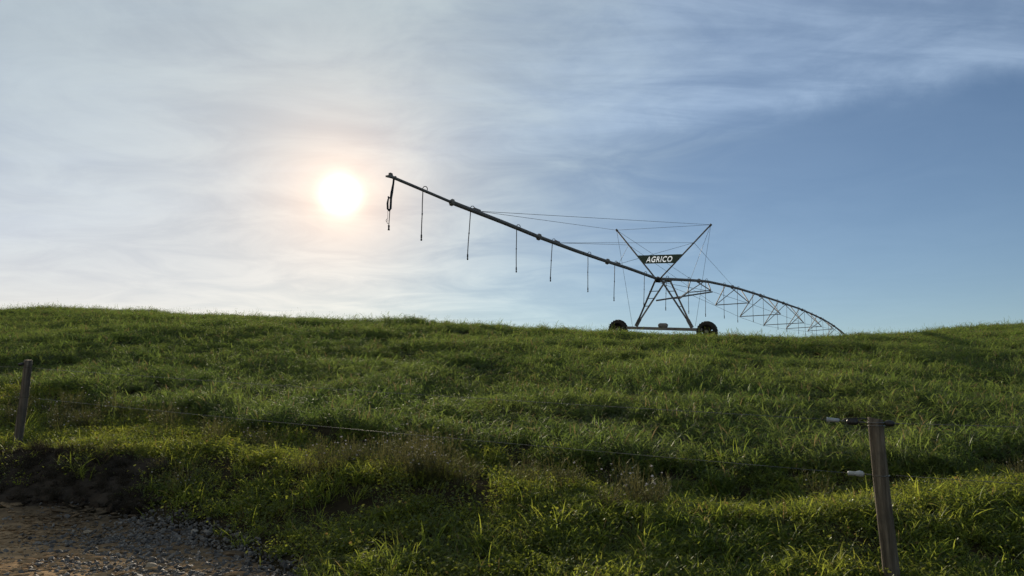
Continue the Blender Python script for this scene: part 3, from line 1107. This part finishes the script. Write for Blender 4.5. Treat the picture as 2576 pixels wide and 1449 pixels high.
def blade_strip(base, az, length, width, lean, curl, seg, rnd, acc, twist=0.0):
    """a blade that starts with lean (rad from vertical) and curls over by curl"""
    vs, fs, bl, al = acc
    k0 = len(vs)
    p = Vector(base)
    th = lean
    step = length / seg
    d_h = Vector((math.cos(az), math.sin(az), 0))
    side0 = Vector((-math.sin(az), math.cos(az), 0))
    for i in range(seg + 1):
        f = i / seg
        w = width * (0.55 + 0.9 * f if f < .35 else (1 - f) ** .7 * 1.15) * .5 + .0004
        tw = twist * f
        nrm_ = d_h * math.cos(th) - Vector((0, 0, 1)) * math.sin(th)
        side = side0 * math.cos(tw) + nrm_ * math.sin(tw)
        vs += [tuple(p - side * w), tuple(p + side * w)]
        bl += [rnd, rnd]
        al += [f, f]
        p = p + (d_h * math.sin(th) + Vector((0, 0, 1)) * math.cos(th)) * step
        th += curl / seg * (0.5 + 1.0 * f)
    for i in range(seg):
        a = k0 + i * 2
        fs.append((a, a + 1, a + 3, a + 2))


def tuft(name, m, coll, nb, spread, lmin, lmax, wmin, wmax, lean, curl, seg=5, seed=0):
    rr = random.Random(seed)
    acc = ([], [], [], [])
    for _ in range(nb):
        r_ = spread * math.sqrt(rr.random())
        a = rr.uniform(0, 6.283)
        az = a + rr.gauss(0, .9)
        blade_strip((r_ * math.cos(a), r_ * math.sin(a), -.02), az, rr.uniform(lmin, lmax), rr.uniform(wmin, wmax),
                    abs(rr.gauss(lean, .18)), max(0, rr.gauss(curl, .5)), seg, rr.random(), acc, rr.gauss(0, .7))
    return finish_proto(name, *acc, m, coll)


def leafy(name, m, coll, stems, spread, hmin, hmax, leaves, lmin, lmax, wmin, wmax, seed=0):
    """a clump of leafy grass: short stems carrying bent leaves at several heights"""
    rr = random.Random(seed)
    acc = ([], [], [], [])
    for _ in range(stems):
        r_ = spread * math.sqrt(rr.random())
        a = rr.uniform(0, 6.283)
        h = rr.uniform(hmin, hmax)
        lean = abs(rr.gauss(.15, .12))
        base = Vector((r_ * math.cos(a), r_ * math.sin(a), -.02))
        az = rr.uniform(0, 6.283)
        tip = Vector((math.cos(az) * math.sin(lean), math.sin(az) * math.sin(lean), math.cos(lean)))
        rb = rr.random()
        blade_strip(base, az, h, .006, lean, .1, 2, rb * .9, acc)
        for q in range(leaves):
            f = (q + rr.uniform(.4, 1.0)) / leaves
            p = base + tip * h * min(f, 1.0)
            blade_strip(p, rr.uniform(0, 6.283), rr.uniform(lmin, lmax), rr.uniform(wmin, wmax), rr.uniform(.45, 1.25), rr.uniform(.4, 1.8), 4,
                        min(1, max(0, rb * .6 + rr.random() * .4)) if rr.random() < .96 else .98, acc, rr.gauss(0, .6))
    return finish_proto(name, *acc, m, coll)


def new_coll(nm):
    return bpy.data.collections.new(nm)


c_field, c_verge, c_cover, c_stone, c_seed = new_coll('proto_field'), new_coll('proto_verge'), new_coll('proto_cover'), new_coll('proto_stone'), new_coll('proto_seed')
for i in range(6):
    leafy('field_tuft_%02d' % i, M['field'], c_field, 11, .18, .12, .32, 5, .09, .21, .010, .017, 100 + i)
for i in range(3):
    leafy('field_tuft_%02d' % (6 + i), M['field'], c_field, 8, .16, .20, .42, 5, .12, .27, .011, .019, 120 + i)
for i in range(6):
    leafy('verge_tuft_%02d' % i, M['verge'], c_verge, 12, .13, .05, .17, 4, .07, .17, .007, .014, 200 + i)
for i in range(3):
    tuft('verge_tuft_%02d' % (6 + i), M['verge'], c_verge, 15, .06, .18, .38, .008, .014, .45, 1.3, 6, 230 + i)


def cover_patch(name, seed):
    rr = random.Random(seed)
    acc = ([], [], [], [])
    for _ in range(60):
        x, y = rr.gauss(0, .10), rr.gauss(0, .10)
        z = rr.uniform(.02, .12)
        r_ = rr.uniform(.005, .012)
        nrm_ = Vector((rr.gauss(0, .5), rr.gauss(0, .5), 1)).normalized()
        u_ = nrm_.orthogonal().normalized()
        w_ = nrm_.cross(u_)
        k0 = len(acc[0])
        b = rr.random()
        acc[0].append((x, y, z - .004))
        n = 6
        for k in range(n):
            a = 6.283 * k / n
            e = r_ * (1.25 if k == 0 else 1)
            q = Vector((x, y, z)) + (u_ * math.cos(a) + w_ * math.sin(a)) * e
            acc[0].append(tuple(q))
        for k in range(n):
            acc[1].append((k0, k0 + 1 + k, k0 + 1 + (k + 1) % n))
        acc[2].extend([b] * (n + 1))
        acc[3].extend([.5] * (n + 1))
    for _ in range(8):
        a = rr.uniform(0, 6.28)
        blade_strip((rr.gauss(0, .09), rr.gauss(0, .09), 0), a, rr.uniform(.08, .2), rr.uniform(.005, .01), .5, .8, 4, rr.random(), acc)
    return finish_proto(name, *acc, M['cover'], c_cover)


for i in range(5):
    cover_patch('cover_patch_%02d' % i, 300 + i)


def seed_stalk(name, seed):
    rr = random.Random(seed)
    acc = ([], [], [], [])
    for _ in range(3):
        az = rr.uniform(0, 6.28)
        ln = rr.uniform(.55, .95)
        lean = abs(rr.gauss(.12, .1))
        bx_, by_ = rr.gauss(0, .06), rr.gauss(0, .06)
        blade_strip((bx_, by_, 0), az, ln, .006, lean, .35, 5, .5, acc)
        k = Vector(acc[0][-1])
        for q in range(9):
            blade_strip(tuple(k - Vector((0, 0, .02 * q))), rr.uniform(0, 6.28), rr.uniform(.03, .06), .007, .6, .7, 2, .9, acc)
        for q in range(2):
            blade_strip((bx_, by_, ln * rr.uniform(.25, .6)), rr.uniform(0, 6.28), rr.uniform(.15, .3), .011, .5, 1.5, 4, rr.random(), acc)
    return finish_proto(name, *acc, M['field'], c_seed)


for i in range(4):
    seed_stalk('seed_stalk_%02d' % i, 400 + i)


def stone_proto(name, seed):
    rr = random.Random(seed)
    bm = bmesh.new()
    bmesh.ops.create_icosphere(bm, subdivisions=2, radius=.5)
    sx, sy, sz = rr.uniform(.8, 1.3), rr.uniform(.7, 1.0), rr.uniform(.45, .75)
    planes = [(Vector((rr.gauss(0, 1), rr.gauss(0, 1), rr.gauss(0, 1))).normalized(), rr.uniform(.16, .34)) for _ in range(7)]
    for v in bm.verts:
        for n_, d_ in planes:
            k = v.co.dot(n_)
            if k > d_:
                v.co -= n_ * (k - d_)
        v.co = Vector((v.co.x * sx, v.co.y * sy, v.co.z * sz))
    me = bpy.data.meshes.new(name)
    bm.to_mesh(me)
    bm.free()
    me.materials.append(M['stone'])
    o = bpy.data.objects.new(name, me)
    c_stone.objects.link(o)
    return o


for i in range(7):
    stone_proto('stone_%02d' % i, 500 + i)


# ------------------------------------------------------------------ scattering
def scatter_tree():
    g = bpy.data.node_groups.new('scatter', 'GeometryNodeTree')
    g.interface.new_socket('Geometry', in_out='INPUT', socket_type='NodeSocketGeometry')
    s = g.interface.new_socket('Proto', in_out='INPUT', socket_type='NodeSocketCollection')
    g.interface.new_socket('Geometry', in_out='OUTPUT', socket_type='NodeSocketGeometry')
    n, l = g.nodes, g.links
    gi, go = n.new('NodeGroupInput'), n.new('NodeGroupOutput')
    ci = n.new('GeometryNodeCollectionInfo')
    ci.inputs['Separate Children'].default_value = True
    ci.inputs['Reset Children'].default_value = True
    l.new(gi.outputs[1], ci.inputs[0])
    iop = n.new('GeometryNodeInstanceOnPoints')
    iop.inputs['Pick Instance'].default_value = True
    l.new(gi.outputs[0], iop.inputs['Points'])
    l.new(ci.outputs[0], iop.inputs['Instance'])

    def na(name, t):
        q = n.new('GeometryNodeInputNamedAttribute')
        q.data_type = t
        q.inputs[0].default_value = name
        return [o for o in q.outputs if o.enabled][0]
    l.new(na('pick', 'INT'), iop.inputs['Instance Index'])
    e2r = n.new('FunctionNodeEulerToRotation')
    l.new(na('turn', 'FLOAT_VECTOR'), e2r.inputs[0])
    l.new(e2r.outputs[0], iop.inputs['Rotation'])
    l.new(na('size', 'FLOAT_VECTOR'), iop.inputs['Scale'])
    l.new(iop.outputs[0], go.inputs[0])
    return g, s.identifier


SCATTER, SOCK = scatter_tree()


def scatter(name, P, pick, turn, size, coll, label, cat):
    me = bpy.data.meshes.new(name)
    me.vertices.add(len(P))
    me.vertices.foreach_set('co', np.ascontiguousarray(P, np.float32).ravel())
    a = me.attributes.new('pick', 'INT', 'POINT')
    a.data.foreach_set('value', pick.astype(np.int32))
    a = me.attributes.new('turn', 'FLOAT_VECTOR', 'POINT')
    a.data.foreach_set('vector', np.ascontiguousarray(turn, np.float32).ravel())
    a = me.attributes.new('size', 'FLOAT_VECTOR', 'POINT')
    a.data.foreach_set('vector', np.ascontiguousarray(size, np.float32).ravel())
    o = bpy.data.objects.new(name, me)
    col.objects.link(o)
    md = o.modifiers.new('scatter', 'NODES')
    md.node_group = SCATTER
    md[SOCK] = coll
    tag(o, label, cat, kind='stuff')
    return o


def sample(n, x0, x1, y0, y1):
    return rng.uniform(x0, x1, n), rng.uniform(y0, y1, n)


def in_view(x, y, m=2.5):
    return (np.abs(x) < 0.67 * np.maximum(y, 0) + m)


def turns(n, tilt=.12):
    return np.c_[rng.normal(0, tilt, n), rng.normal(0, tilt, n), rng.uniform(0, 6.283, n)]


# field grass, denser close to the fence
XX, YY, SS = [], [], []
for (y0, y1, dens, sc) in ((4, 14, 40, 1.0), (14, 22, 34, 1.05), (22, 34, 24, 1.15), (34, 56, 15, 1.3)):
    W = .67 * y1 + 3
    n = int(2 * W * (y1 - y0) * dens)
    x, y = sample(n, -W, W, y0, y1)
    d = fence_d(x, y)
    k = in_view(x, y) & (y > crop_edge(x) + 1.1 * fbm(x, y, 1.7, 3, 2.0))
    x, y = x[k], y[k]
    XX.append(x), YY.append(y), SS.append(np.full(len(x), sc))
x, y, sc = np.concatenate(XX), np.concatenate(YY), np.concatenate(SS)
hgt = 0.86 + 0.55 * fbm(x, y, 2.4, 3, 7.7) + 0.28 * fbm(x * .4, y, 5.5, 2, 1.1)
keep = rng.random(len(x)) < np.clip(0.45 + 1.1 * (hgt - .55), .12, 1)
x, y, sc, hgt = x[keep], y[keep], sc[keep], hgt[keep]
hgt = np.clip(hgt + .12 * sstep(y - crop_edge(x), 1.6, .2), .38, 1.6)
z = ground(x, y)
n = len(x)
sz = sc * rng.uniform(.8, 1.15, n)
pick = np.where(rng.random(n) < .72, rng.integers(0, 6, n), rng.integers(6, 9, n))
scatter('field_grass', np.c_[x, y, z], pick, turns(n, .14), np.c_[sz, sz, rng.uniform(.8, 1.15, n) * hgt * .92], c_field,
        'tall green fodder grass covering the hillside behind the fence', 'grass')
print('field tufts', n)

# seed heads standing over the grass, mostly seen along the crest
x, y = sample(5200, -40, 40, 14, 50)
k = in_view(x, y) & (rng.random(len(x)) < np.where(y > 40, 1.0, .25)) & (fbm(x, y, 4, 2, 5.0) > -.25)
x, y = x[k], y[k]
n = len(x)
s_ = rng.uniform(.5, .82, n)
scatter('grass_seed_heads', np.c_[x, y, ground(x, y)], rng.integers(0, 4, n), turns(n, .1), np.c_[s_, s_, s_], c_seed,
        'thin grass stalks with seed heads rising above the hillside grass', 'grass')


def verge_zone(x, y):
    d = fence_d(x, y)
    e = y - road_edge(x)
    return d, e


# verge grass between road and fence
x, y = sample(60000, -13, 11, 2.5, 19)
d, e = verge_zone(x, y)
q = crop_edge(x) - y
pat = fbm(x, y, 1.1, 3, 4.0)
dens = np.clip(.62 + 1.2 * pat, .06, 1) * sstep(e, -.05, .8)
dens = dens * (.30 + .7 * sstep(q + 1.6 * fbm(x, y, 1.5, 2, 5.2), .5, 2.2))
lush = sstep(x + .9 * fbm(x, y, 2.2, 2, 6.6), -.6, 1.6)
dens = np.clip(dens * (.34 + 1.2 * lush), 0, 1)
soil_zone = (x < -4.6) & (y < 11.65 - .42 * (x + 6.9) * (x > -6.9) - .55 * (x + 6.9) * (x < -6.9))
dens = np.where(soil_zone, dens * np.clip(.26 + 1.5 * fbm(x, y, .6, 2, 14.0), .04, .85), dens)
k = (q > -.6) & (e > 0) & (rng.random(len(x)) < dens) & (np.hypot(x - 2.92, y - 6.2) > .34)
x, y, d = x[k], y[k], d[k]
n = len(x)
hh = np.clip(.85 + .6 * fbm(x, y, .8, 2, 9.0), .4, 1.5)
s_ = rng.uniform(.75, 1.15, n)
pick = np.where(rng.random(n) < .94, rng.integers(0, 6, n), rng.integers(6, 9, n))
scatter('verge_grass', np.c_[x, y, ground(x, y)], pick, turns(n, .15), np.c_[s_, s_, s_ * hh], c_verge,
        'bright backlit grass on the verge between road and fence', 'grass')
print('verge tufts', n)

# separate taller tufts at the gravel edge
TX = np.array([-.95, -.75, -1.2, -2.0, -1.7, .45, .75, .2, -3.1, -3.5, -2.6, 1.3, 1.7, -.2, -4.2, -4.0, 2.2, 2.6, 3.6, 4.0])
TY = np.array([7.0, 7.3, 7.9, 8.4, 8.7, 6.9, 7.0, 7.4, 9.3, 9.6, 9.0, 7.0, 6.6, 6.6, 9.9, 10.1, 6.3, 6.0, 6.3, 6.0])
n = len(TX)
s_ = rng.uniform(.7, 1.0, n)
scatter('grass_tufts', np.c_[TX, TY, ground(TX, TY)], rng.integers(6, 9, n), turns(n, .1), np.c_[s_, s_, s_], c_verge,
        'separate upright grass tufts at the edge of the gravel', 'grass')

# low ground cover
x, y = sample(30000, -12, 11, 2.5, 18)
d, e = verge_zone(x, y)
pat = fbm(x, y, .8, 3, 12.0)
dens = np.clip(.30 + 1.2 * pat, .03, 1) * sstep(e, .0, .6) * np.where(x < 1.0, 1.25, .6)
soil_zone = (x < -4.6) & (y < 11.65 - .42 * (x + 6.9) * (x > -6.9) - .55 * (x + 6.9) * (x < -6.9))
dens = np.where(soil_zone, dens * np.clip(.26 + 1.5 * fbm(x, y, .6, 2, 14.0), .04, .85), dens)
k = (y < crop_edge(x)) & (rng.random(len(x)) < dens)
x, y = x[k], y[k]
n = len(x)
s_ = rng.uniform(.7, 1.5, n)
scatter('ground_cover', np.c_[x, y, ground(x, y)], rng.integers(0, 5, n), turns(n, .1), np.c_[s_, s_, s_ * 1.1], c_cover,
        'low creeping small-leaved plants over the verge', 'ground cover')

# gravel
x, y = sample(150000, -8.5, .8, 4.0, 10.6)
e = y - road_edge(x)
dens = np.maximum(np.exp(-((e + .8) / 1.0) ** 2) * sstep(x + .6 * fbm(x, y, 1.2, 2, 8.0), -5.6, -3.2), .05) * np.clip(.7 + .9 * fbm(x, y, .9, 2, 3.0), .1, 1)
k = (rng.random(len(x)) < dens) & (e < .35)
x, y = x[k], y[k]
n = len(x)
s_ = np.clip(rng.lognormal(-3.45, .45, n), .012, .10)
scatter('gravel', np.c_[x, y, ground(x, y) + .016 + s_ * .10], rng.integers(0, 7, n), turns(n, .5), np.c_[s_, s_, s_], c_stone,
        'loose grey crushed stone along the road edge', 'gravel')
print('gravel', n)


# ------------------------------------------------------------------ single stones on the road
def big_stone(x, y, size, seed, label):
    src = c_stone.objects[seed % 7]
    me = src.data.copy()
    me.materials.clear()
    me.materials.append(M['pale_stone'])
    o = bpy.data.objects.new('pale_stone', me)
    col.objects.link(o)
    o.scale = (size * 1.25, size, size * .8)
    o.rotation_euler = (.1, .05, seed * 1.3)
    o.location = (x, y, float(ground([x], [y])[0]) + .03 + size * .12)
    tag(o, label, 'stone', 'pale stones on the road')


big_stone(-4.55, 8.75, .10, 3, 'pale sandy stone lying alone beside the bank shadow')
big_stone(-3.2, 7.25, .12, 5, 'larger flat pale stone at the bottom of the gravel')


# ------------------------------------------------------------------ flowering weeds, each a plant of its own
def weed_meshes(name, seed, hscale):
    rr = random.Random(seed)
    acc = ([], [], [], [])
    fl = MB()
    fb, fa = [], []
    for _ in range(26):
        az = rr.uniform(0, 6.28)
        r_ = .10 * math.sqrt(rr.random())
        base = Vector((r_ * math.cos(az), r_ * math.sin(az), 0))
        ln = rr.uniform(.22, .46) * hscale
        lean = rr.uniform(.05, .55)
        k0 = len(acc[0])
        blade_strip(base, az + rr.gauss(0, .5), ln, .005, lean, rr.uniform(-.1, .5), 5, rr.random() * .9, acc)
        pts = [(Vector(acc[0][k0 + 2 * i]) + Vector(acc[0][k0 + 2 * i + 1])) / 2 for i in range(6)]
        for i in range(1, 6):
            for _q in range(3):
                p = pts[i - 1].lerp(pts[i], rr.random())
                blade_strip(p, rr.uniform(0, 6.28), rr.uniform(.03, .09), rr.uniform(.004, .009), rr.uniform(.4, 1.2), .6, 2, rr.random() * .9, acc)
        if rr.random() < (.20 if seed % 3 == 0 else .05):
            c = pts[5] + Vector((0, 0, .01))
            rad = rr.uniform(.009, .016)
            bm = bmesh.new()
            bmesh.ops.create_icosphere(bm, subdivisions=1, radius=rad)
            vs_ = [tuple(c + Vector((v.co.x, v.co.y, v.co.z * .7)) * rr.uniform(.75, 1.2)) for v in bm.verts]
            fs_ = [tuple(v.index for v in f.verts) for f in bm.faces]
            bm.free()
            fl.add(vs_, fs_)
    me = bpy.data.meshes.new(name)
    me.from_pydata(acc[0], [], acc[1])
    me.materials.append(M['weed'])
    for nm, dat in (('blade', acc[2]), ('along', acc[3])):
        at = me.attributes.new(nm, 'FLOAT', 'POINT')
        at.data.foreach_set('value', dat)
    mf = bpy.data.meshes.new('flower_heads')
    mf.from_pydata(fl.v, [], fl.f)
    mf.materials.append(M['flower'])
    at = mf.attributes.new('blade', 'FLOAT', 'POINT')
    at.data.foreach_set('value', [.4] * len(fl.v))
    return me, mf


WEEDS = [weed_meshes('flowering_weed', 600 + i, 1.0 + .12 * (i % 3)) for i in range(6)]


def weed(x, y, k, s, label, group):
    me, mf = WEEDS[k % len(WEEDS)]
    o = bpy.data.objects.new('flowering_weed', me)
    col.objects.link(o)
    o.location = (x, y, float(ground([x], [y])[0]) - .01)
    o.rotation_euler = (0, 0, random.uniform(0, 6.28))
    o.scale = (s, s, s * random.uniform(.85, 1.1))
    tag(o, label, 'weed', group)
    f = bpy.data.objects.new('flower_heads', mf)
    col.objects.link(f)
    f.parent = o
    f['kind'] = 'stuff'


wr = random.Random(77)
CL = [(wr.uniform(-2.6, 4.4), wr.uniform(.3, 2.1)) for _ in range(15)]
for i in range(62):
    cx_, cq_ = CL[wr.randrange(len(CL))]
    x_ = cx_ + wr.gauss(0, .28)
    y_ = float(crop_edge(x_)) - max(.1, cq_ + wr.gauss(0, .25))
    weed(x_, y_, i, wr.uniform(.6, 1.1), 'brown weed with tiny white flowers in the shaded strip between fence and field', 'flowering weeds in the shaded strip')
CL = [(wr.uniform(4.8, 8.0), wr.uniform(.2, 2.4)) for _ in range(5)]
for i in range(16):
    cx_, cq_ = CL[wr.randrange(len(CL))]
    x_ = cx_ + wr.gauss(0, .25)
    y_ = float(crop_edge(x_)) - cq_ + wr.gauss(0, .2)
    weed(x_, y_, i + 3, wr.uniform(.7, 1.05), 'brown weed growing uphill to the right of the near fence post', 'weeds right of the near post')
CL = [(wr.uniform(-12.0, -2.8), wr.uniform(.2, 2.4)) for _ in range(14)]
for i in range(50):
    cx_, cq_ = CL[wr.randrange(len(CL))]
    x_ = cx_ + wr.gauss(0, .4)
    y_ = float(crop_edge(x_)) - cq_ + wr.gauss(0, .3)
    weed(x_, y_, i + 1, wr.uniform(.65, 1.1), 'weed with white flowers at the field edge near the left post', 'flowering weeds near the left post')
for i in range(9):
    x_ = -4.9 + wr.gauss(0, .7)
    weed(x_, float(road_edge(x_)) + wr.uniform(.5, 1.1), i, wr.uniform(.5, .8), 'low brown weed on the foot of the dark bank', 'weeds on the dark bank')

# flat earth clods over the trodden road
c_rc = new_coll('proto_road_clod')
for i in range(4):
    me = c_stone.objects[i].data.copy()
    me.materials.clear()
    me.materials.append(M['road'])
    c_rc.objects.link(bpy.data.objects.new('road_clod_%02d' % i, me))
x, y = sample(16000, -9, -.5, 5.0, 10.4)
e = y - road_edge(x)
k = (e < -.05) & (rng.random(len(x)) < np.clip(.5 + 1.0 * fbm(x * .5, y, .5, 2, 2.7), .03, 1) * (1 - .6 * sstep(x, -4, -2.6)))
x, y = x[k], y[k]
n = len(x)
s_ = np.clip(rng.lognormal(-2.9, .5, n), .02, .2)
scatter('road_clods', np.c_[x, y, ground(x, y) + .022], rng.integers(0, 4, n), np.c_[rng.normal(0, .12, n), rng.normal(0, .12, n), rng.normal(0, .35, n)],
        np.c_[s_ * 1.5, s_ * .8, s_ * .55], c_rc, 'tan trodden earth clods on the dirt road', 'soil')

# clods and dead scrub on the dark bank
c_clod = new_coll('proto_clod')
for i in range(4):
    me = c_stone.objects[i].data.copy()
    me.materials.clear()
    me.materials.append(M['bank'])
    c_clod.objects.link(bpy.data.objects.new('clod_%02d' % i, me))
for i in range(2):
    me = WEEDS[i][0].copy()
    me.materials.clear()
    me.materials.append(M['scrub'])
    c_clod.objects.link(bpy.data.objects.new('clod_scrub_%02d' % i, me))
x = rng.uniform(-9.3, -4.2, 1700)
tp = 11.8 - .42 * (x + 6.9) * (x > -6.9) - .55 * (x + 6.9) * (x < -6.9)
fr = rng.random(len(x))
y = road_edge(x) - .1 + (tp - road_edge(x)) * fr
pick = np.where(rng.random(len(x)) < .72, rng.integers(0, 4, len(x)), rng.integers(4, 6, len(x)))
s_ = np.where(pick < 4, np.clip(rng.lognormal(-2.6, .45, len(x)), .03, .2), rng.uniform(.2, .42, len(x)))
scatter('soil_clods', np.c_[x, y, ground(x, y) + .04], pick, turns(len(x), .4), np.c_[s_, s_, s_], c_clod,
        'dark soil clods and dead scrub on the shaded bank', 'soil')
